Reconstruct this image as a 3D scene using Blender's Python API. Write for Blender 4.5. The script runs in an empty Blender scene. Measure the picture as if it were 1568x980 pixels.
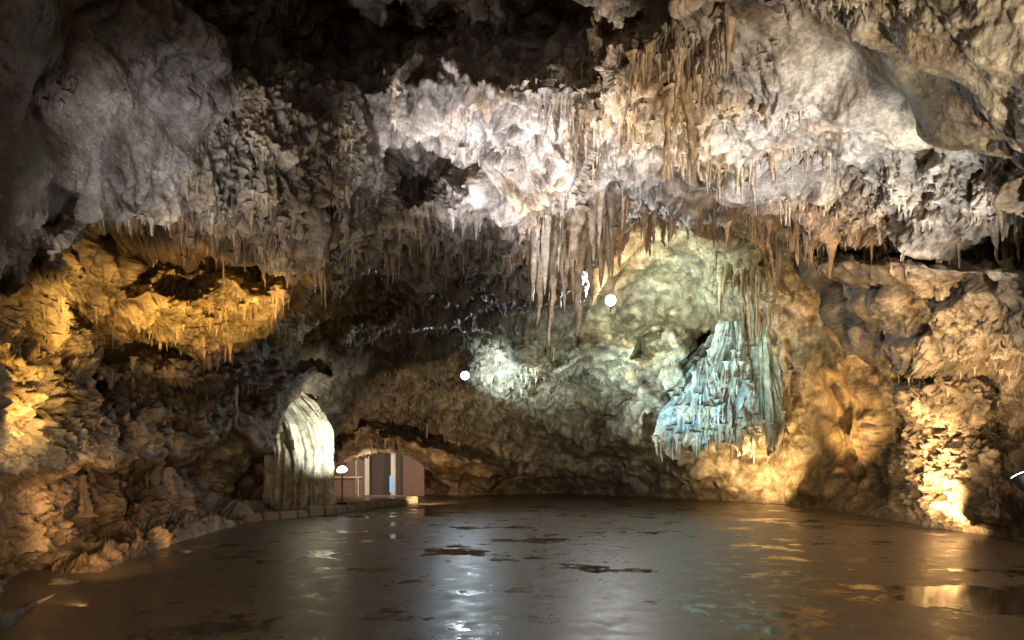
import bpy, math, random
import numpy as np
from mathutils import Vector
random.seed(4); rng=np.random.default_rng(7)
F=1040.0; CX=784.0; HZ=710.0; EYE=1.6
# image pixel coordinates and estimated depth -> world metres
def S(px,py,d): return np.array([(px-CX)/F*d, d, EYE+(HZ-py)/F*d])

# ---------- noise ----------
perm=rng.permutation(256).astype(np.int32)
G=rng.normal(size=(256,3)).astype(np.float32); G/=np.linalg.norm(G,axis=1)[:,None]
def pn(x,y,z,s=0):
    x=np.asarray(x,dtype=np.float32)+s*17.3; y=np.asarray(y,dtype=np.float32)+s*5.1; z=np.asarray(z,dtype=np.float32)+s*9.7
    xi=np.floor(x).astype(np.int32); yi=np.floor(y).astype(np.int32); zi=np.floor(z).astype(np.int32)
    x=x-xi; y=y-yi; z=z-zi
    u=x*x*x*(x*(x*6-15)+10); v=y*y*y*(y*(y*6-15)+10); w=z*z*z*(z*(z*6-15)+10)
    r=0
    for i in (0,1):
        a=perm[(xi+i)&255]
        for j in (0,1):
            b=perm[(a+yi+j)&255]
            for k in (0,1):
                g=G[perm[(b+zi+k)&255]]
                dd=g[...,0]*(x-i)+g[...,1]*(y-j)+g[...,2]*(z-k)
                r=r+dd*(u if i else 1-u)*(v if j else 1-v)*(w if k else 1-w)
    return r*1.5
def fbm(x,y,z,o=4,s=0):
    r=0;a=1.;f=1.
    for i in range(o): r=r+a*pn(x*f,y*f,z*f,s+i); a*=.5; f*=2.03
    return r
def sab(v,e=.05): return np.sqrt(v*v+e*e)
def sstep(a,b,x):
    t=np.clip((x-a)/(b-a),0,1); return t*t*(3-2*t)

# ---------- chamber shape: estimated depths at image pixels ----------
edge=[(-984,1326),(-200,1052),(0,962),(60,925),(130,888),(200,855),(300,822),(390,797),(440,786),(490,770),(500,757),(640,757),(700,758),(760,757),(870,755),(1000,762),(1130,768),(1200,772),(1300,785),(1400,803),(1480,815),(1568,828),(1700,843),(2552,966)]
EX=np.array([e[0] for e in edge],float); EYv=np.array([e[1] for e in edge],float)
pts=[(0,0,7),(150,50,8.5),(0,300,7.6),(100,350,8.7),(300,200,11),(450,250,12.5),(450,370,13.5),(300,350,11.5),(0,450,8.6),
(200,470,12),(400,470,14),(300,440,13.5),(200,590,12.5),(0,620,8.6),(100,680,9.8),(60,800,8.6),(300,700,16.5),(330,620,15),(420,600,19),(450,680,24),
(550,430,18),(580,530,23.5),(560,600,28),(600,650,32),(680,650,31),
(550,50,12),(350,30,10),(800,0,10.5),(650,0,11),(700,110,13.5),(750,230,15),(800,340,16.5),(900,200,14.5),(900,330,17.5),(720,400,18),(720,450,20.5),(700,530,27),(860,420,20),(860,500,25),
(820,600,32),(820,700,34),(930,560,32),(960,680,32),(935,440,27),(960,380,24),(1050,400,26.5),(1000,330,22),(1050,500,28.5),(1080,640,28),(1150,450,26),(1200,600,26.5),(1200,700,27),
(1000,200,15),(1000,60,12),(1100,300,17),(1200,370,20),(1200,200,14),(1200,0,10.5),(1400,360,15),(1400,200,12),(1400,0,9),(1568,390,12),(1568,200,10),(1568,0,8),
(1300,540,22),(1290,650,23.5),(1400,450,16),(1500,560,15.5),(1568,500,13.5),(1450,680,18),(1568,680,15.5),(1340,700,21.5),(1560,760,15),
(-300,300,5.5),(-300,700,5.5),(-300,0,5.2),(-984,500,3.2),(-984,0,3),(-984,-800,2.8),(0,-500,4.8),(784,-400,7.2),(784,-1266,4),(1568,-500,6),(1900,0,7),(1900,400,8.5),(1900,700,10.5),(2552,500,6),(2552,0,5),(2552,-900,4),(-984,-1266,2.8),(2552,-1266,3.6)]
pts=np.array(pts,float); X=pts[:,:2]/1000.; Y=np.log(pts[:,2])
def phi(r): return np.where(r>0,r*r*np.log(r+1e-9),0)
n=len(X); K=phi(np.linalg.norm(X[:,None]-X[None],axis=2))+np.eye(n)*1e-4
Pm=np.c_[np.ones(n),X]; A=np.zeros((n+3,n+3)); A[:n,:n]=K; A[:n,n:]=Pm; A[n:,:n]=Pm.T
sol=np.linalg.solve(A,np.r_[Y,0,0,0])
def rbf(px,py):
    q=np.stack([px,py],-1)/1000.; out=sol[n]+sol[n+1]*q[...,0]+sol[n+2]*q[...,1]
    for i in range(n): out=out+sol[i]*phi(np.hypot(q[...,0]-X[i,0],q[...,1]-X[i,1]))
    return np.exp(np.clip(out,math.log(2.6),math.log(40)))
def sd(poly,x,y):
    d=np.full(x.shape,1e9,np.float32); ins=np.zeros(x.shape,bool); m=len(poly)
    for i in range(m):
        ax,ay=poly[i]; bx,by=poly[(i+1)%m]
        ex,ey=bx-ax,by-ay; t=np.clip(((x-ax)*ex+(y-ay)*ey)/(ex*ex+ey*ey),0,1)
        d=np.minimum(d,np.hypot(x-ax-ex*t,y-ay-ey*t))
        c=((ay>y)!=(by>y)); 
        if ey!=0: ins^= c&(x<(ex)*(y-ay)/ey+ax)
    return np.where(ins,d,-d)
layers=[ # polygon, change of distance m, softness
([(270,-120),(335,70),(430,110),(520,150),(600,112),(700,88),(830,95),(900,45),(860,-20),(820,-120)],3.4,50),
([(95,390),(150,350),(300,360),(400,380),(480,395),(600,412),(640,470),(540,500),(500,570),(400,585),(250,560),(150,560),(80,500)],2.3,26),
([(75,375),(130,348),(165,375),(185,440),(300,445),(350,400),(400,430),(455,390),(490,410),(440,470),(455,520),(380,522),(300,560),(250,530),(170,490),(90,455)],-1.8,18),
([(170,365),(240,360),(335,370),(325,410),(250,425),(190,415)],1.2,18),
([(-200,560),(0,545),(150,550),(140,600),(90,650),(0,690),(-200,700)],-.9,24),
([(160,590),(330,580),(430,600),(400,650),(250,690),(230,640),(150,640)],1.4,24),
([(-200,745),(0,735),(150,712),(230,702),(300,700),(370,655),(405,690),(400,775),(300,800),(230,800),(150,850),(60,900),(-200,900)],1.6,20),
([(205,790),(222,745),(235,690),(262,690),(270,740),(315,760),(335,800),(330,850),(200,870)],-1.5,18),
([(608,112),(720,96),(850,98),(905,110),(935,200),(920,280),(880,332),(800,350),(680,352),(668,305),(705,255),(640,210),(600,180)],-3.0,42),
([(608,240),(660,228),(700,258),(672,310),(625,322),(600,290)],2.8,15),
([(150,-100),(340,75),(520,150),(590,230),(570,330),(610,400),(450,395),(300,370),(150,365),(80,400),(-200,520),(-200,-100)],-1.1,45),
([(905,100),(1000,20),(1020,-200),(1900,-200),(1900,420),(1568,398),(1450,388),(1300,372),(1200,358),(1090,342),(1000,312),(935,290)],-2.4,30),
([(1215,368),(1300,385),(1900,420),(1900,640),(1600,540),(1530,572),(1350,567),(1295,545),(1250,430)],-3.0,20),
([(700,590),(715,545),(750,525),(800,515),(850,542),(885,510),(945,500),(1060,505),(1065,590),(1015,650),(1000,700),(900,705),(800,660),(730,620)],-3.2,34),
([(880,520),(940,505),(1000,515),(1060,500),(1080,540),(1030,640),(980,690),(900,670),(930,600)],-1.2,25),
([(980,515),(1020,505),(1030,540),(1000,565),(965,548)],2.0,9),
([(560,655),(640,665),(720,690),(790,725),(740,745),(700,742),(640,705),(560,685),(500,700),(495,680)],-2.2,18),
([(496,745),(505,718),(530,702),(560,692),(600,690),(632,700),(650,722),(690,748),(700,800),(490,800)],4.5,9),
([(1375,810),(1365,700),(1385,580),(1440,570),(1520,590),(1530,700),(1560,830)],-1.7,26),
([(1055,600),(1040,560),(1060,520),(1090,505),(1090,540),(1085,580)],1.6,9),
([(1210,400),(1330,560),(1345,760),(1310,760),(1280,600),(1190,420)],.9,20),
([(1070,400),(1210,390),(1215,600),(1190,690),(1080,680),(1060,600),(1100,500)],-1.0,25),
([(1330,190),(1480,180),(1700,230),(1700,300),(1450,290),(1300,270)],.4,40),
]
gx=np.unique(np.r_[np.linspace(-984,-45,70),np.arange(-40,1610,1.7),np.linspace(1615,2552,70)])
gy=np.unique(np.r_[np.linspace(-1266,-45,60),np.arange(-40,990,1.7),np.linspace(995,1650,30)])
PX,PY=np.meshgrid(gx,gy); PX=PX.astype(np.float32); PY=PY.astype(np.float32)
cx=np.linspace(-984,2552,300); cy=np.linspace(-1266,1650,260)
CXg,CYg=np.meshgrid(cx,cy); Dc=rbf(CXg,CYg)
def bil(arr,xs,ys,x,y):
    fx=np.clip(np.interp(x,xs,np.arange(len(xs))),0,len(xs)-1.001); fy=np.clip(np.interp(y,ys,np.arange(len(ys))),0,len(ys)-1.001)
    i=fx.astype(int); j=fy.astype(int); a=fx-i; b=fy-j
    if arr.ndim==3: a=a[...,None]; b=b[...,None]
    return arr[j,i]*(1-a)*(1-b)+arr[j,i+1]*a*(1-b)+arr[j+1,i]*(1-a)*b+arr[j+1,i+1]*a*b
wxn=fbm(PX/90,PY/90,PX*0,3,3)*15; wyn=fbm(PX/70,PY/70,PX*0+5,3,4)*13
fr=np.abs(pn(PX/11,PY/60,PX*0,8))*4
WX=PX+wxn; WY=PY+wyn+fr
D=bil(Dc,cx,cy,PX,PY)
for poly,dl,sf in layers:
    k_=.3 if sf<10 else 1.
    D=D+dl*sstep(-sf*.35,sf,sd(poly,PX+wxn*k_,PY+(wyn+fr)*k_))
E=np.interp(PX,EX,EYv); DE=EYE*F/(E-HZ)
w=sstep(0,1,(PY-(E-45))/45)
D=D*(1-w)+DE*w
D=np.clip(D,2.3,45)
P=np.stack([(PX-CX)/F*D,D,EYE+(HZ-PY)/F*D],-1).astype(np.float32)
def normals(P):
    n=np.cross(np.gradient(P,axis=1),np.gradient(P,axis=0)); n/=np.linalg.norm(n,axis=2)[...,None]+1e-9
    s=np.sign(np.sum(n*(np.array([0,0,EYE])-P),axis=2)); s[s==0]=1
    return n*s[...,None]
def boxb(a,k):
    for ax in (0,1):
        pad=[(0,0)]*3; pad[ax]=(k+1,k); q=np.cumsum(np.pad(a,pad,mode='edge').astype(np.float64),axis=ax)
        n_=a.shape[ax]; a=(np.take(q,np.arange(2*k+1,2*k+1+n_),axis=ax)-np.take(q,np.arange(0,n_),axis=ax))/(2*k+1)
    return a
def snormals(P,k):
    n=boxb(boxb(normals(P),k),k); v=np.array([0,0,EYE])-P; v/=np.linalg.norm(v,axis=2)[...,None]
    n=n+.25*v; return (n/(np.linalg.norm(n,axis=2)[...,None]+1e-9)).astype(np.float32)
def blob(cx_,cy_,rx,ry): return np.exp(-(((WX-cx_)/rx)**2+((WY-cy_)/ry)**2))
smooth=np.clip(blob(230,190,110,100)+blob(1440,120,220,110)+blob(1270,640,80,120)+blob(60,250,110,110)*.8+blob(1080,430,100,70)*.7+blob(770,210,130,110)*.85+blob(1180,170,120,110)*.9+blob(1400,480,120,60)*.6+blob(880,560,60,40)*.5+blob(950,700,150,40)*.4,0,1)
drip=np.clip(blob(770,220,150,130)*1.2+blob(1000,130,130,130)+blob(740,460,170,80)*.9+blob(480,350,180,60)*.9+blob(1120,420,90,50)+blob(640,590,120,50)*.8+blob(1400,370,200,40)*.5+blob(1180,560,50,120)*.6+blob(250,360,120,30)*.6+blob(1180,160,120,90)*.4,0,1.2)
pop=np.clip(blob(470,220,140,110)*.75+blob(270,460,230,80)*1.1+blob(60,600,120,90)+blob(1450,690,90,120)*1.4+blob(250,790,90,70)+blob(700,460,150,90)*.8+blob(830,600,130,80)*.8+blob(1450,300,200,60)*.6+blob(100,800,150,100)*.7+blob(1400,480,150,70)*.4+blob(270,620,160,60)*.7,0,1.25)
strat=np.clip(blob(1400,270,250,90)*.8+blob(1000,600,160,110)+blob(150,640,200,60)+blob(1400,480,170,70)+blob(350,100,150,80)*.5+blob(600,60,250,60),0,1)
rough=1-.85*smooth
calm=1-sstep(0,1,(PY-(E-25))/25)*.8
N=snormals(P,14)
big=fbm(P[...,0]*.34,P[...,1]*.34,P[...,2]*.4,3,11)*.6
big=big+(sab(pn(P[...,0]*.75,P[...,1]*.75,P[...,2]*.85,15),.1)-.25)*.55*rough
P=P+N*(big*calm)[...,None]
N=snormals(P,6)
x,y,z=P[...,0],P[...,1],P[...,2]
wa=pn(x*1.3,y*1.3,z*1.3,51)*.3; wb=pn(x*1.3,y*1.3,z*1.3,52)*.3
X_1,Y_1,Z_1=x+wa,y+wb,z+wa*.7-wb*.5
sv=Z_1*1.15+.2*X_1+.5*pn(x*.5,y*.5,z*.5,53); fq=sv-np.floor(sv)
led=(np.minimum(fq/.75,(1-fq)/.25)-.5)*.34*strat*(.4+np.abs(pn(x*.8,y*.8,z*.8,54))*2)
rd=0;a=1.;f=1.6
for i in range(4):
    rd=rd+a*(sab(pn(X_1*f,Y_1*f,Z_1*f*.85,20+i),.06)-.25); a*=.5; f*=2.1
# rock relief fades in and out over the chamber (bare walls against encrusted ones)
var=.35+.75*sstep(-.35,.35,pn(x*.28,y*.28,z*.4,57))
d=rd*.34*rough*var+led
sx=x+.25*pn(x,y,z,31); sy=y+.25*pn(x,y,z,32)
dr=(sab(pn(sx*1.9,sy*1.9,z*.25,33))-.2)*.5+(sab(pn(sx*4.3,sy*4.3,z*.42,34),.03)-.2)*.36+(sab(pn(sx*9,sy*9,z*.8,35),.03)-.2)*.18
d=d+dr*drip
po=sab(pn(X_1*2.9,Y_1*2.9,Z_1*2.3,40))*.34+sab(pn(X_1*6,Y_1*6,z*4.6,41))*.38+sab(pn(x*12,y*12,z*9,42))*.28
d=d+(po-.25)*pop*.74
fine=np.abs(pn(x*9,y*9,z*7,44))+.6*np.abs(pn(x*19,y*19,z*15,45))
d=d+.05*(.2+.8*rough)*fine*var
P=P+N*(d*calm)[...,None]
N=normals(P)
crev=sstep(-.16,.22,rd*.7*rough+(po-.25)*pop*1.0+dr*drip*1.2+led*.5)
# ---------- mineral colours of the rock, with shade of recesses and creases painted in ----------
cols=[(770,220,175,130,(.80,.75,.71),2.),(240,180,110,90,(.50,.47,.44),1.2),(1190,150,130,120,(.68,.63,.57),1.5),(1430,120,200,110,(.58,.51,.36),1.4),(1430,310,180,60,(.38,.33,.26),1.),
(960,110,70,80,(.66,.48,.24),1.),(1050,170,60,90,(.62,.47,.28),.9),(550,30,240,60,(.08,.065,.055),1.8),(720,450,150,80,(.15,.13,.13),1.6),(90,80,140,130,(.10,.07,.045),1.6),(60,320,130,120,(.24,.20,.155),1.1),  # near-black entries paint in the dark of the cavity, underside and corner
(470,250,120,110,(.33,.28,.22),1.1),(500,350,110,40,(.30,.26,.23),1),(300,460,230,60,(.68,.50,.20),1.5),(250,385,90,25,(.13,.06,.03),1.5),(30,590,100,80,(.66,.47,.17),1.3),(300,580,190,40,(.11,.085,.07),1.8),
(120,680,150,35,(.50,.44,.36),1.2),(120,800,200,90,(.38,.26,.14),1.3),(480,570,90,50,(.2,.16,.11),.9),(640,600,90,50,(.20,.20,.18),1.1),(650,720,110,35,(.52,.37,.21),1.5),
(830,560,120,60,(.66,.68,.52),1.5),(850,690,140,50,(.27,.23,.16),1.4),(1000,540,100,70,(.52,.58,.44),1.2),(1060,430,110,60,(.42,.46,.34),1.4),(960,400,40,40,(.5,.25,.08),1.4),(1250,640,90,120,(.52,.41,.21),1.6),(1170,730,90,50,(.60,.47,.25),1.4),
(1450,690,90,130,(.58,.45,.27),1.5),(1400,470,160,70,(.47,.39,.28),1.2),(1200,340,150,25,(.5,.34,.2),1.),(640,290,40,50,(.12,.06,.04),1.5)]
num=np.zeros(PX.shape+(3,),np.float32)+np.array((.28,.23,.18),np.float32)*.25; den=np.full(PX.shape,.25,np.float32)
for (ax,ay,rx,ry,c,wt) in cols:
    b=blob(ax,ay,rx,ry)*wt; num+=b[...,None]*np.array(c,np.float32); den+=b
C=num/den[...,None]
vein=fbm(P[...,0]*1.1,P[...,1]*1.1,P[...,2]*.7,4,60)
st=sstep(.15,.65,vein)[...,None]; lum=C.mean(axis=2,keepdims=True); C=C*(1-st*.55)+np.array((1.3,.9,.5))*lum*st*.55
mang=sstep(.25,.6,fbm(P[...,0]*.55,P[...,1]*.55,P[...,2]*.7,5,75))[...,None]*.55; C=C*(1-mang)+np.array((.11,.08,.06))*mang
wh=sstep(.2,.7,fbm(P[...,0]*.8,P[...,1]*.8,P[...,2]*.8,4,70))[...,None]; C=C*(1+wh*.5)
C=C*(.46+.64*crev[...,None])  # crease shade painted into the colour for contrast
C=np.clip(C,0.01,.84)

# ---------- materials ----------
def new_mat(name):
    m=bpy.data.materials.new(name); m.use_nodes=True; nt=m.node_tree; return m,nt,nt.nodes["Principled BSDF"]
def rock_mat(name,rough0=.42,rough1=.8,bump=.6,spec=.4):
    m,nt,b=new_mat(name); L=nt.links; N_=nt.nodes
    tc=N_.new("ShaderNodeTexCoord")
    at=N_.new("ShaderNodeAttribute"); at.attribute_name="mineral_and_shade"
    n1=N_.new("ShaderNodeTexNoise"); n1.inputs["Scale"].default_value=3.5; n1.inputs["Detail"].default_value=5; n1.inputs["Roughness"].default_value=.7
    n2=N_.new("ShaderNodeTexNoise"); n2.inputs["Scale"].default_value=18; n2.inputs["Detail"].default_value=4; n2.inputs["Roughness"].default_value=.75
    for t in (n1,n2): L.new(tc.outputs["Object"],t.inputs["Vector"])
    r=N_.new("ShaderNodeValToRGB"); r.color_ramp.elements[0].position=.33; r.color_ramp.elements[0].color=(.46,.40,.34,1); r.color_ramp.elements[1].position=.66; r.color_ramp.elements[1].color=(1.3,1.28,1.25,1)
    L.new(n1.outputs["Fac"],r.inputs["Fac"])
    mx=N_.new("ShaderNodeMix"); mx.data_type='RGBA'; mx.blend_type='MULTIPLY'; mx.inputs["Factor"].default_value=.9
    L.new(at.outputs["Color"],mx.inputs["A"]); L.new(r.outputs["Color"],mx.inputs["B"])
    r2=N_.new("ShaderNodeValToRGB"); r2.color_ramp.elements[0].position=.38; r2.color_ramp.elements[0].color=(.55,.51,.47,1); r2.color_ramp.elements[1].position=.6; r2.color_ramp.elements[1].color=(1.12,1.12,1.12,1)
    L.new(n2.outputs["Fac"],r2.inputs["Fac"])
    mx2=N_.new("ShaderNodeMix"); mx2.data_type='RGBA'; mx2.blend_type='MULTIPLY'; mx2.inputs["Factor"].default_value=.75
    L.new(mx.outputs["Result"],mx2.inputs["A"]); L.new(r2.outputs["Color"],mx2.inputs["B"]); L.new(mx2.outputs["Result"],b.inputs["Base Color"])
    mr=N_.new("ShaderNodeMapRange"); mr.inputs["From Min"].default_value=.3; mr.inputs["From Max"].default_value=.7; mr.inputs["To Min"].default_value=rough0; mr.inputs["To Max"].default_value=rough1
    L.new(n1.outputs["Fac"],mr.inputs["Value"]); L.new(mr.outputs["Result"],b.inputs["Roughness"])
    bp=N_.new("ShaderNodeBump"); bp.inputs["Strength"].default_value=bump; bp.inputs["Distance"].default_value=.06
    L.new(n2.outputs["Fac"],bp.inputs["Height"]); L.new(bp.outputs["Normal"],b.inputs["Normal"])
    b.inputs["Specular IOR Level"].default_value=spec
    return m
M_rock=rock_mat("limestone",.28,.70,.6,.5); M_stal=rock_mat("calcite",.22,.55,.45,.5)
def make(name,V,Fc,mat,col=None,smooth_=True,parent=None):
    me=bpy.data.meshes.new(name); V=np.asarray(V,np.float32); Fc=np.asarray(Fc,np.int32)
    k=Fc.shape[1]
    me.vertices.add(len(V)); me.vertices.foreach_set("co",V.ravel())
    me.loops.add(Fc.size); me.loops.foreach_set("vertex_index",Fc.ravel())
    me.polygons.add(len(Fc)); me.polygons.foreach_set("loop_start",np.arange(0,Fc.size,k,dtype=np.int32))
    me.update(calc_edges=True)
    me.polygons.foreach_set("use_smooth",np.full(len(Fc),smooth_))
    if col is not None:
        a=me.attributes.new("mineral_and_shade",'FLOAT_COLOR','POINT'); a.data.foreach_set("color",np.c_[np.asarray(col),np.ones(len(V))].astype(np.float32).ravel())
    me.materials.append(mat); me.validate()
    o=bpy.data.objects.new(name,me); bpy.context.scene.collection.objects.link(o)
    if parent: o.parent=parent
    return o
def gridfaces(H,W):
    i=np.arange(H*W).reshape(H,W); return np.stack([i[:-1,:-1],i[1:,:-1],i[1:,1:],i[:-1,1:]],-1)
H,W=PX.shape
split=int(np.searchsorted(gy,545))
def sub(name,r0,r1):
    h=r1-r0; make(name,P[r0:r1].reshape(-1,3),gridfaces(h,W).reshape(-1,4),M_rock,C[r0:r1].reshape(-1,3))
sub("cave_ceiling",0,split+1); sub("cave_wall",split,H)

# rear of chamber, behind the viewpoint
a_=np.linspace(0,2*math.pi,160); t_=np.linspace(-.25,math.pi/2,70)
AA,TT=np.meshgrid(a_,t_)
R_=1+.06*fbm(np.cos(AA)*2,np.sin(AA)*2,TT*2,4,80)
VV=np.stack([3+9.6*R_*np.cos(AA)*np.cos(TT),4+14*R_*np.sin(AA)*np.cos(TT),8.8*R_*np.sin(TT)],-1)
ff=gridfaces(70,160).reshape(-1,4); vy=VV.reshape(-1,3)[:,1]; ff=ff[(vy[ff].max(axis=1)<3.2)]
make("cave_passage",VV.reshape(-1,3),ff,M_rock,np.full((VV.size//3,3),.25))

# ---------- stalactites ----------
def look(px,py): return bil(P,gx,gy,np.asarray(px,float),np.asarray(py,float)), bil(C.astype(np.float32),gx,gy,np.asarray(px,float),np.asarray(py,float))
class Acc:
    def __init__(s): s.V=[];s.F=[];s.C=[];s.n=0
    def add(s,V,Fc,c): s.V.append(V);s.F.append(Fc+s.n);s.C.append(c);s.n+=len(V)
def cones(acc,roots,lens,rads,colr,sides=8,rings=11,up=False,seed=0,blunt=0):
    r=np.random.default_rng(seed+5); t=np.linspace(0,1,rings)
    ang=np.linspace(0,2*math.pi,sides,endpoint=False)
    q=np.arange(rings*sides).reshape(rings,sides)
    fc=np.stack([q[:-1],np.roll(q,-1,1)[:-1],np.roll(q,-1,1)[1:],q[1:]],-1).reshape(-1,4)
    for p,l,ra,c in zip(roots,lens,rads,colr):
        prof=ra*((1-t)**(.75 if not blunt else .25)*.85+.12+1.1*np.exp(-t*9))*(1+.13*r.normal(size=rings)*(t>0)); prof[-1]=ra*.03
        ln=r.normal(size=2)*.03*l; bx=np.cumsum(r.normal(size=rings))*ra*.12; by=np.cumsum(r.normal(size=rings))*ra*.12
        lob=1+.22*np.sin(ang[None]*r.integers(2,4)+r.random()*6+t[:,None]*r.normal()*2)+.10*r.normal(size=(1,sides))
        zz=(t*l-.12*min(l,1.2))*(1 if up else -1)
        V=np.stack([p[0]+ln[0]*t[:,None]+bx[:,None]+prof[:,None]*lob*np.cos(ang),p[1]+ln[1]*t[:,None]+by[:,None]+prof[:,None]*lob*np.sin(ang),p[2]+np.repeat(zz[:,None],sides,1)],-1).reshape(-1,3)
        cc=np.clip(np.array(c)[None]*(.85+.5*t.repeat(sides)[:,None]*r.random()),0,.85)
        acc.add(V,fc,cc)
small=Acc()
qx=rng.uniform(-30,1600,40000); qy=rng.uniform(-30,660,40000)
pp,cc=look(qx,qy); nn=bil(N.astype(np.float32),gx,gy,qx,qy)
dm=bil((drip*.7+pop*.5-smooth*.7).astype(np.float32),gx,gy,qx,qy)
cl=pn(pp[:,0]*.7,pp[:,1]*.7,pp[:,2]*.7,90)
keep=(nn[:,2]<-.3)&(cl+dm*.5+rng.uniform(-.2,.2,len(qx))>.48)
idx=np.where(keep)[0][:2200]
ln=np.exp(rng.normal(-1.75,.5,len(idx)))*(.6+.6*np.clip(dm[idx],0,1)); ln=np.clip(ln,.05,.6)
cones(small,pp[idx],ln,np.clip(.02+ln*.1*rng.uniform(.6,1.5,len(idx)),.015,.08),cc[idx]*1.2,6,7)
fr_=[([(1000,312),(1090,342),(1200,356),(1310,374),(1450,386),(1600,396)],320,8,62),([(130,358),(300,362),(470,388),(600,405),(720,400)],130,10,45),([(60,500),(150,560),(330,565),(430,585)],80,8,35),
([(-20,560),(150,552)],40,8,30),([(620,380),(760,400),(870,420)],90,10,50),([(505,655),(600,665),(700,655)],60,10,34),([(600,590),(700,600)],30,8,28),([(1295,545),(1350,567),(1530,572)],30,6,18),
([(640,540),(720,545),(860,515)],70,8,30),([(930,300),(960,320),(1030,330)],35,20,80),([(210,505),(300,560),(380,525)],60,8,30),([(385,440),(450,480),(440,520)],30,12,35),([(1090,400),(1160,440),(1200,380)],40,20,70),([(1480,340),(1568,350)],40,12,55),([(0,690),(230,700)],40,5,16),
([(890,60),(930,100),(990,90),(1010,60)],45,15,70),([(900,180),(960,200),(1000,170)],40,15,60),([(1020,60),(1060,120),(1110,60)],45,25,100),([(1030,230),(1100,250),(1260,245)],90,10,60),([(640,330),(740,345),(830,335)],50,8,30),([(820,120),(870,170),(920,240)],45,20,80),([(1180,300),(1290,330)],50,10,40),([(1300,290),(1420,300),(1560,300)],60,6,26),([(1130,140),(1200,180),(1260,150)],25,10,35),
([(815,335),(870,345),(940,345)],40,20,150),([(1130,470),(1200,470)],30,20,80),([(1010,640),(1040,610),(1060,560)],20,15,50),([(1195,640),(1215,560)],20,15,60),([(690,600),(740,560),(830,600)],30,6,22)]
for poly,cnt,l0,l1 in fr_:
    pl=np.array(poly,float); seg=np.r_[0,np.cumsum(np.hypot(*np.diff(pl,axis=0).T))]; s=rng.uniform(0,seg[-1],cnt)
    s=s+ (seg[-1]*.03)*np.sin(s/seg[-1]*60)
    xx=np.interp(s,seg,pl[:,0])+rng.normal(0,5,cnt); yy=np.interp(s,seg,pl[:,1])+rng.normal(-6,9,cnt)
    p_,c_=look(xx,yy); lp=l0+(l1-l0)*rng.random(cnt)**2.6; L_=lp/F*p_[:,1]
    cones(small,p_,L_,np.clip(L_*.06*rng.uniform(.5,1.8,cnt),.02,.14),c_*np.array((1.25,1.17,1.05)),7,8)
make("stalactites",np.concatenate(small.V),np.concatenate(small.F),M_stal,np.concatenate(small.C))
bigl=[(836,330,180,16),(848,335,205,15),(860,340,150,10),(872,335,120,13),(886,345,175,16),(897,350,115,9),(842,325,130,22),(826,335,80,12),(868,338,90,17),(925,350,90,13),(936,360,72,11),(905,300,110,12),(914,290,90,9),(880,330,90,17),(945,355,60,9),
(1038,110,140,13),(1052,100,175,14),(1066,130,135,12),(1084,70,110,11),(1094,60,80,8),(1030,170,90,9),(1046,180,80,8),(1075,180,75,9),(1110,30,60,7),(1147,258,66,6),(600,395,50,7),(592,398,62,6),(611,398,38,5),
(1255,245,50,6),(1276,255,40,5),(1240,250,30,4),(945,210,55,7),(952,205,45,6),(958,75,70,9),(968,90,60,8),(905,100,60,9),(920,110,75,8),(890,90,50,8),(870,200,70,10),(850,150,80,9),(835,160,60,8),(885,180,90,9),(900,190,70,8),(1020,250,60,6),(1010,300,60,8),(985,310,50,8),
(1310,345,36,6),(1300,345,30,5),(1500,345,44,6),(1535,335,42,5),(1400,360,30,5),(1350,360,34,5),(1180,380,70,9),(1165,400,80,9),(1150,400,90,8),(1135,410,80,8),(1195,390,100,8),(480,390,70,5),(490,390,76,5),(500,390,60,4),(515,395,66,5),(530,395,60,4),(430,450,60,8),(415,440,50,7),(170,505,55,4),(220,560,40,5),(185,620,70,8),(350,585,60,5),(268,270,40,6),(290,275,35,5),(820,330,60,13),(800,340,45,11),(1015,340,60,9),(1000,345,70,8)]
bg=Acc()
bx=np.array([b[0] for b in bigl],float); by=np.array([b[1] for b in bigl],float)
p_,c_=look(bx,by); dp=p_[:,1]
cones(bg,p_,np.array([b[2] for b in bigl])/F*dp,np.array([b[3] for b in bigl])/F*dp*.62,np.maximum(c_*np.array((1.15,1.05,.92)),np.array((.34,.27,.19))),14,26,seed=3)
make("stalactite_cluster",np.concatenate(bg.V),np.concatenate(bg.F),M_stal,np.concatenate(bg.C))

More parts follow.
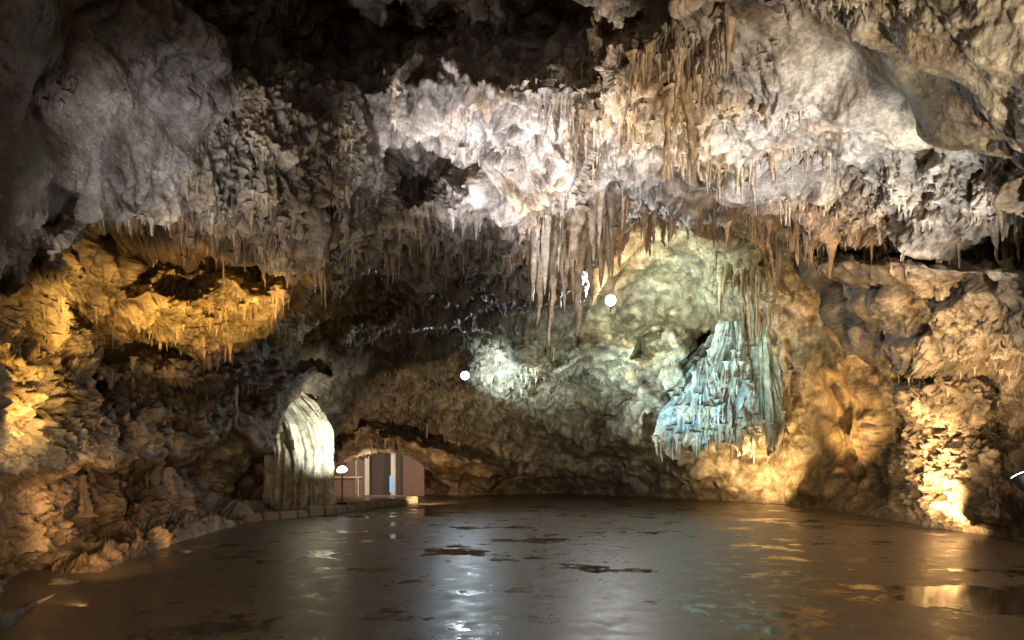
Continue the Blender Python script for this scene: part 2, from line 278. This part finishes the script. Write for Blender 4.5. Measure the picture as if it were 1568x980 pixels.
# ---------- flowstone curtain: overlapping drapes hung from the ledge ----------
ca=Acc()
def drape(pa,ya,pb,yb,dC,r0,r1,sd_,col,pw=.62,nf=26):
    nA,nT=200,130
    tt=np.linspace(0,1,nT)[:,None]; aa=np.linspace(math.radians(-120),math.radians(120),nA)[None]
    A0=S(pa,ya,dC); B0=S(pb,yb,dC); zz0=0*aa*tt
    ctr=A0[0]+(B0[0]-A0[0])*tt**1.3
    bias=1+.35*pn(aa*.9+zz0,tt*1.2+zz0,zz0,sd_+9)
    rr=(r0+(r1-r0)*tt**pw)*bias
    fold=(sab(pn(aa*3.2+zz0,tt*1.3+zz0,zz0,sd_))-.2)*.9+(sab(pn(aa*8+zz0,tt*2.2+zz0,zz0,sd_+1),.03)-.2)*.5+(sab(pn(aa*19+zz0,tt*3.6+zz0,zz0,sd_+2),.03)-.2)*.26
    rr=rr*(1+fold*(.45+.55*tt))+.12*r1*fbm(aa*2+zz0,tt*4+zz0,zz0,4,sd_+3)
    rr=rr*(1-.35*np.clip((tt-.88)/.12,0,1)**2)
    rag=(sab(pn(aa*3+zz0,zz0,zz0,sd_+5))*.9+np.abs(pn(aa*9+zz0,zz0,zz0,sd_+6))*.35-.25)
    z=A0[2]+(B0[2]-A0[2])*tt*(1+rag*.4*tt)
    V=np.stack([ctr+rr*np.sin(aa),dC+r1*.6-rr*.85*np.cos(aa),z],-1)
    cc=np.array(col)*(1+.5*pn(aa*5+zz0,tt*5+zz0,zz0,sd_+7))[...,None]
    cre=sstep(-.15,.2,fold)[...,None]; cc=cc*(.5+.6*cre)  # hollows of the folds darkened in the colour
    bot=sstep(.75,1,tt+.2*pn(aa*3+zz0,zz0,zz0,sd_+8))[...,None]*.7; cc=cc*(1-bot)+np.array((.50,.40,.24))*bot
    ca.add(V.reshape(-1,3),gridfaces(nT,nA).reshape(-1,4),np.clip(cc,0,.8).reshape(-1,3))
    k=int(nf); ia=rng.integers(15,nA-15,k); it=rng.integers(int(nT*.84),nT,k); lC=rng.uniform(.2,1.0,k)*min(1,r1)
    cones(ca,V[it,ia],lC,.045+lC*.05,cc[it,ia],8,12,seed=sd_)
    k=int(nf*1.1); ia=rng.integers(30,nA-30,k); it=(nT*rng.uniform(.2,.85,k)).astype(int); lC=rng.uniform(.15,.9,k)*min(1,r1)
    cones(ca,V[it,ia]-np.array([0,.02,0]),lC,.035+lC*.06,cc[it,ia]*1.05,8,10,seed=sd_+1)
TEAL=(.45,.57,.56)
drape(1118,505,1100,672,25.4,.5,1.8,201,TEAL,.75,46)
drape(1070,575,1046,676,25.2,.25,.95,221,(.32,.45,.48),.6,22)
drape(1165,470,1174,668,25.6,.35,.75,241,(.38,.46,.38),.5,18)
drape(1125,490,1108,600,25.2,.4,.85,261,(.48,.60,.57),.7,14)
drape(1192,500,1192,635,25.9,.3,.45,281,(.38,.36,.26),.5,12)
drape(1085,545,1078,635,24.8,.1,.75,301,TEAL,.6,12)
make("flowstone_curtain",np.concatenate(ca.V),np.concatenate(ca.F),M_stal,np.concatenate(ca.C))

# ---------- flowstone column ----------
nA,nT=220,170; dK=22.3
tt=np.linspace(0,1,nT)[:,None]; aa=np.linspace(0,2*math.pi,nA)[None]
top=S(0,560,21)[2]; bx0=(455-CX)/F*dK
cxk=np.interp(tt,[0,.45,.62,.8,1],[bx0+.05,bx0+.1,bx0-.05,bx0-.55,bx0-1.3])
rk=np.interp(tt,[0,.05,.45,.7,.85,1],[1.25,1.1,1.08,1.0,.85,1.1])
lob=.22*np.abs(np.sin(aa*1.5+.6))
rib=(sab(pn(np.cos(aa)*2.4+0*tt,np.sin(aa)*2.4+0*tt,tt*1.4+0*aa,120))-.25)*.5+(sab(pn(np.cos(aa)*8+0*tt,np.sin(aa)*8+0*tt,tt*2.5+0*aa,121))-.25)*.14
rk=rk*(.82+lob+rib)
rk=rk+.09*fbm(np.cos(aa)*3+0*tt,np.sin(aa)*3+0*tt,tt*9+0*aa,4,122)
V=np.stack([cxk+rk*np.cos(aa),dK+.2+rk*.9*np.sin(aa)-.9*tt**3,-.1+(top+.1)*tt+0*aa],-1)
kc=np.array((.66,.63,.50))*(1+.5*pn(np.cos(aa)*4+0*tt,np.sin(aa)*4+0*tt,tt*3+0*aa,123))[...,None]*(.55+.55*sstep(-.1,.1,rib)[...,None])  # grooves between the ribs darkened in the colour
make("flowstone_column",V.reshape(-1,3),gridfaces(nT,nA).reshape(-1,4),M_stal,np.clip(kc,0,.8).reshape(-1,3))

# ---------- stalagmites ----------
sg=Acc()
for (a,b,l,r_) in [(240,745,60,11),(252,750,48,10),(127,775,66,9),(40,790,42,9),(98,812,22,10),(290,790,26,11)]:
    q,c=look([a],[b]); dd=q[0,1]-.05; base=np.array([(a-CX)/F*dd,dd,EYE+(HZ-b)/F*dd-.1])
    cones(sg,[base],[l/F*dd],[r_/F*dd],[c[0]*1.2],16,18,up=True,seed=a,blunt=1)
make("stalagmites",np.concatenate(sg.V),np.concatenate(sg.F),M_rock,np.concatenate(sg.C))

# ---------- floor ----------
m,nt,b=new_mat("wet_concrete"); L=nt.links; tc=nt.nodes.new("ShaderNodeTexCoord")
def nz(sc,det=8,ro=.6):
    t=nt.nodes.new("ShaderNodeTexNoise"); t.inputs["Scale"].default_value=sc; t.inputs["Detail"].default_value=det; t.inputs["Roughness"].default_value=ro; L.new(tc.outputs["Object"],t.inputs["Vector"]); return t
a1=nz(.55,8,.7); a2=nz(3,6,.72); a3=nz(60,2,.6)
def hollow(prev,c,r,amt):
    v=nt.nodes.new("ShaderNodeVectorMath"); v.operation='DISTANCE'; L.new(tc.outputs["Object"],v.inputs[0]); v.inputs[1].default_value=c
    q=nt.nodes.new("ShaderNodeMapRange"); q.inputs["From Max"].default_value=r; q.inputs["To Min"].default_value=amt; q.inputs["To Max"].default_value=0; L.new(v.outputs["Value"],q.inputs["Value"])
    s_=nt.nodes.new("ShaderNodeMath"); s_.operation='ADD'; L.new(prev,s_.inputs[0]); L.new(q.outputs["Result"],s_.inputs[1]); return s_.outputs[0]
pf=hollow(a1.outputs["Fac"],(5.4,7.5,0),1.9,.15); pf=hollow(pf,(8.2,18,0),3,.06); pf=hollow(pf,(-1.9,13,0),3,.04); pf=hollow(pf,(-3.2,22,0),3,.1); pf=hollow(pf,(2.6,7.2,0),1.0,.07)
pud=nt.nodes.new("ShaderNodeValToRGB"); pud.color_ramp.elements[0].position=.555; pud.color_ramp.elements[1].position=.60; L.new(pf,pud.inputs["Fac"])
cr=nt.nodes.new("ShaderNodeValToRGB"); cr.color_ramp.elements[0].position=.3; cr.color_ramp.elements[0].color=(.075,.058,.040,1); cr.color_ramp.elements[1].position=.7; cr.color_ramp.elements[1].color=(.17,.13,.09,1); L.new(a2.outputs["Fac"],cr.inputs["Fac"])
mx=nt.nodes.new("ShaderNodeMix"); mx.data_type='RGBA'; L.new(pud.outputs["Color"],mx.inputs["Factor"]); L.new(cr.outputs["Color"],mx.inputs["A"]); mx.inputs["B"].default_value=(.05,.038,.027,1); L.new(mx.outputs["Result"],b.inputs["Base Color"])
mr=nt.nodes.new("ShaderNodeMapRange"); mr.inputs["From Min"].default_value=.35; mr.inputs["From Max"].default_value=.65; mr.inputs["To Min"].default_value=.25; mr.inputs["To Max"].default_value=.5; L.new(a2.outputs["Fac"],mr.inputs["Value"])
mm=nt.nodes.new("ShaderNodeMix"); L.new(pud.outputs["Color"],mm.inputs["Factor"]); L.new(mr.outputs["Result"],mm.inputs["A"]); mm.inputs["B"].default_value=.07; L.new(mm.outputs["Result"],b.inputs["Roughness"])
bs=nt.nodes.new("ShaderNodeMapRange"); bs.inputs["To Min"].default_value=.35; bs.inputs["To Max"].default_value=.02; L.new(pud.outputs["Color"],bs.inputs["Value"])
hs=nt.nodes.new("ShaderNodeMath"); hs.operation='MULTIPLY_ADD'; hs.inputs[1].default_value=.5; L.new(a3.outputs["Fac"],hs.inputs[0]); L.new(a2.outputs["Fac"],hs.inputs[2])
bp=nt.nodes.new("ShaderNodeBump"); bp.inputs["Distance"].default_value=.012; L.new(bs.outputs["Result"],bp.inputs["Strength"]); L.new(hs.outputs[0],bp.inputs["Height"]); L.new(bp.outputs["Normal"],b.inputs["Normal"])
xs=np.linspace(-30,34,130); ys=np.linspace(-14,46,130); FX,FY=np.meshgrid(xs,ys)
make("cave_floor",np.stack([FX,FY,FX*0],-1).reshape(-1,3),gridfaces(130,130).reshape(-1,4),m)

# ---------- simple parts ----------
def solid(name,col,rough=.6,metal=0.,emit=None,es=0):
    m,nt,b=new_mat(name); 
    t=nt.nodes.new("ShaderNodeTexNoise"); t.inputs["Scale"].default_value=14; t.inputs["Detail"].default_value=6
    r=nt.nodes.new("ShaderNodeValToRGB"); r.color_ramp.elements[0].color=(*[c*.6 for c in col],1); r.color_ramp.elements[1].color=(*[min(1,c*1.3) for c in col],1)
    nt.links.new(t.outputs["Fac"],r.inputs["Fac"]); nt.links.new(r.outputs["Color"],b.inputs["Base Color"])
    b.inputs["Roughness"].default_value=rough; b.inputs["Metallic"].default_value=metal
    if emit: b.inputs["Emission Color"].default_value=(*emit,1); b.inputs["Emission Strength"].default_value=es
    return m
def box(name,c,s,mat,parent=None,bev=.01,rot=0):
    import bmesh
    bm=bmesh.new(); bmesh.ops.create_cube(bm,size=1)
    for v in bm.verts: v.co=Vector((v.co.x*s[0],v.co.y*s[1],v.co.z*s[2]))
    if bev: bmesh.ops.bevel(bm,geom=bm.edges[:],offset=min(bev,min(s)*.3),segments=2,affect='EDGES')
    me=bpy.data.meshes.new(name); bm.to_mesh(me); bm.free(); me.materials.append(mat)
    o=bpy.data.objects.new(name,me); bpy.context.scene.collection.objects.link(o); o.location=c; o.rotation_euler[2]=rot
    if parent: o.parent=parent
    return o
def cyl(name,c,r,h,mat,parent=None,r2=None,axis=None,seg=24):
    import bmesh
    bm=bmesh.new(); bmesh.ops.create_cone(bm,cap_ends=True,segments=seg,radius1=r,radius2=r if r2 is None else r2,depth=h)
    me=bpy.data.meshes.new(name); bm.to_mesh(me); bm.free(); me.materials.append(mat)
    o=bpy.data.objects.new(name,me); bpy.context.scene.collection.objects.link(o); o.location=c
    if axis is not None: o.rotation_euler=Vector(axis).to_track_quat('Z','Y').to_euler()
    if parent: o.parent=parent
    return o
M_black=solid("black_painted_metal",(.03,.03,.03),.45,.5)
def empty(name,loc):
    e=bpy.data.objects.new(name,None); bpy.context.scene.collection.objects.link(e); e.location=loc; e.empty_display_size=.1; return e
emis={}
def glass(col,es):
    k=(col,es)
    if k not in emis: emis[k]=solid("lamp_glass",(.8,.8,.8),.2,0,col,es)
    return emis[k]
def lamp(loc,tgt,watt,col,ang=70,blend=.7,rad=.08,fixture=False,size=.16,es=40,kind='SPOT',off=None):
    loc=Vector(loc); tgt=Vector(tgt); d=(tgt-loc).normalized()
    ld=bpy.data.lights.new("flood_or_fill_beam",kind); ld.energy=watt; ld.color=col; ld.shadow_soft_size=rad
    if kind=='SPOT': ld.spot_size=math.radians(ang); ld.spot_blend=blend
    o=bpy.data.objects.new("flood_or_fill_beam",ld); bpy.context.scene.collection.objects.link(o)
    o.rotation_euler=d.to_track_quat('-Z','Y').to_euler()
    if not fixture: o.location=loc; return o
    e=empty("floodlight",loc); o.name="bulb"; o.parent=e; o.location=d*(off if off else (.06+rad*1.2))
    cyl("housing",-d*.10,size*.6,.2,M_black,e,size,axis=d)
    cyl("rim",d*.005,size*1.06,.03,M_black,e,None,axis=d)
    cyl("lens",d*.025,size*.92,.012,glass(col,es),e,None,axis=d)
    cyl("bracket",Vector((0,0,-size*1.2))-d*.1,.02,size*1.8,M_black,e)
    return e
WARM=(1.,.60,.25); WARM2=(1.,.70,.38); GOLD=(1.,.64,.22); COOL=(.80,.88,1.); NEUT=(1.,.88,.72)
# visible lamps (with fixture); the bare beams are unseen lights added to brighten rock
lamp(S(935,460,23.2),S(905,480,10),620,(.95,.97,1),150,.6,.06,True,.19,90,off=.2)
lamp(S(950,470,23.0),S(1060,450,27),1500,(.92,1,.84),125,.9,.1)
lamp(S(945,458,24.4),S(950,420,25.8),420,(1,.78,.5),160,.9,.1)  # added unseen light, makes a glow on the rock around the lamp
lamp(S(712,575,25.2),S(800,620,12),300,(.72,.88,1.),150,.7,.06,True,.16,60,off=.2)
lamp(S(700,640,22.0),S(800,545,28),3400,(.80,.95,1.),42,.9,.12)
lamp(S(860,740,22.0),S(1010,560,28),2800,(.76,.94,1.),48,.9,.12)
# warm uplights at the wall feet
lamp(S(1400,815,14.2),S(1450,660,17),2700,WARM2,56,.9,.08)
lamp(S(1438,815,15.0),S(1445,730,16.6),420,WARM2,120,.8,.06)
lamp(S(1160,766,25.3),S(1162,700,27),1300,WARM2,120,.9,.1)
lamp(S(1230,772,22.5),S(1285,600,23),1900,WARM,80,.9,.1)
lamp(S(290,850,12.2),S(255,775,15),800,WARM2,65,.9,.06)
lamp(S(130,930,7.6),S(35,830,8.8),220,WARM2,70,.9,.06)
lamp(S(150,850,8.5),S(200,720,13),300,WARM,80,.9,.08)
lamp(S(110,690,6.6),S(10,600,8.2),420,GOLD,46,.9,.06)
lamp(S(330,660,9.6),S(300,510,12.5),2300,GOLD,38,.9,.08)
lamp(S(190,600,7.8),S(120,450,10.5),1000,GOLD,34,.9,.08)
lamp(S(430,570,11.8),S(425,465,13.5),700,GOLD,36,.9,.08)
lamp(S(660,757,26),S(650,705,29.5),600,WARM2,130,.8,.1)
lamp(S(60,780,5.5),S(130,675,9.5),300,NEUT,46,.9,.06)
# column
lamp(S(545,735,20.6),S(485,660,22.2),1050,(.96,1.,.86),70,.9,.06)
# curtain
lamp(S(1040,768,20.5),S(1090,590,25),2700,(.50,.84,1.),48,.9,.1)
# ceiling floods and added unseen fill lights
lamp((6.75,9.0,1.42),S(1180,150,13),3400,(.86,.91,1),60,.9,.12,True,.12,20)
lamp((-1.5,7.0,.4),S(775,245,12.5),5600,(.93,.93,1),42,.8,.12)
lamp((-3.2,5.0,.4),S(240,180,10),1700,(.84,.90,1),32,.9,.12)
lamp((5.5,3.5,.4),S(1430,160,11),3000,NEUT,95,.9,.12)
lamp((-4.3,7.,.4),S(480,270,13),1100,NEUT,50,.9,.12)
lamp((7.0,10.5,.4),S(1400,480,15),2800,WARM2,76,.9,.12)
lamp((3,17.,.4),S(950,550,29),2200,(.95,1,.84),72,.9,.12)
lamp((1.5,9.,.4),S(970,130,13),2400,NEUT,38,.9,.12)
lamp((2.5,10.,.4),S(872,410,17.5),2000,NEUT,26,.9,.12)  # unseen light added to lift the dark central stalactites
lamp((0,-2,3.2),(0,12,5),620,(1,.84,.68),170,.8,.9)  # added soft fill behind the viewpoint, no real lamp there

# ---------- entrance door at the tunnel ----------
M_post=solid("white_painted_timber",(.75,.72,.64),.45); M_panel=solid("pink_brown_panel",(.30,.19,.15),.6); M_blue=solid("blue_light_face",(.1,.25,.7),.4,0,(.15,.4,1),1.)
dd=33.4; e=empty("entrance_doorway",(0,0,0)); k=dd/F
def X_(p): return (p-CX)*k
for p in (563,603): box("post",(X_(p),dd-.1,1.5),(.22,.22,3.0),M_post,e,.03)
box("side_panel",(X_(529),dd+.12,1.3),(1.9,.08,2.6),M_panel,e)
box("side_panel",(X_(632),dd+.32,1.3),(1.2,.08,2.6),M_panel,e,.01,-.35)
for p in (508,545): box("mullion",(X_(p),dd+.05,1.3),(.06,.05,2.6),M_post,e)
box("transom",(X_(583),dd,2.2),(1.1,.1,.08),M_post,e)
box("door_leaf",(X_(583),dd+1.4,1.2),(1.8,.06,2.4),solid("grey_passage_wall",(.16,.13,.1),.6),e)
box("rail",(X_(529),dd-.5,.95),(1.9,.05,.05),M_post,e); box("rail_post",(X_(505),dd-.5,.48),(.05,.05,.95),M_post,e); box("rail_post",(X_(552),dd-.5,.48),(.05,.05,.95),M_post,e)
box("sill",(X_(570),dd-.1,.03),(4.0,.5,.06),M_panel,e)
box("blue_light",(X_(600),dd-.26,.6),(.12,.03,.8),M_blue,e,.005)  # glowing strip for the blue light beside the post
lamp(S(560,715,30.5),S(575,718,34),170,(1,.85,.7),150,.8,.1)
# lamp on stand
e=empty("lamp_stand",(0,0,0)); q=S(524,718,27)
cyl("pole",(q[0],q[1],q[2]/2),.025,q[2],M_black,e); cyl("base",(q[0],q[1],.03),.22,.05,M_black,e)
cyl("shade",(q[0],q[1]-.05,q[2]),.22,.10,glass((1,.97,.9),5),e,.15,axis=(0,-.6,1))

# ---------- kerb of stone blocks ----------
M_stone=solid("kerb_stone",(.28,.22,.16),.7)
e=empty("stone_kerb",(0,0,0))
path=[(S(372,800,18.4)[0],18.4),(S(430,800,19.5)[0],19.2),(S(500,790,21)[0],21.5),(S(560,785,23)[0],24.5),(S(620,785,25)[0],27.5)]
pl=np.array(path); seg=np.r_[0,np.cumsum(np.hypot(*np.diff(pl,axis=0).T))]; s=0
while s<seg[-1]-.3:
    l=random.uniform(.45,.8); x0,y0=np.interp(s,seg,pl[:,0]),np.interp(s,seg,pl[:,1]); x1,y1=np.interp(s+l,seg,pl[:,0]),np.interp(s+l,seg,pl[:,1])
    h=random.uniform(.22,.34); box("block",((x0+x1)/2,(y0+y1)/2,h/2-.02),(l*.96,random.uniform(.28,.36),h),M_stone,e,.04,math.atan2(y1-y0,x1-x0)+random.uniform(-.05,.05)); s+=l

# ---------- world, camera ----------
w_=bpy.data.worlds.new("World"); bpy.context.scene.world=w_; w_.use_nodes=True
w_.node_tree.nodes["Background"].inputs[0].default_value=(.5,.45,.4,1); w_.node_tree.nodes["Background"].inputs[1].default_value=.01
cd=bpy.data.cameras.new("camera"); cam=bpy.data.objects.new("camera",cd); bpy.context.scene.collection.objects.link(cam)
cam.location=(0,0,EYE); cam.rotation_euler=(math.radians(90),0,0); cd.sensor_width=36; cd.lens=36*F/1568; cd.shift_y=220/1568; cd.clip_end=200; cd.clip_start=.05
sc=bpy.context.scene; sc.camera=cam
sc.view_settings.view_transform='Standard'; sc.view_settings.look='None'; sc.view_settings.exposure=0
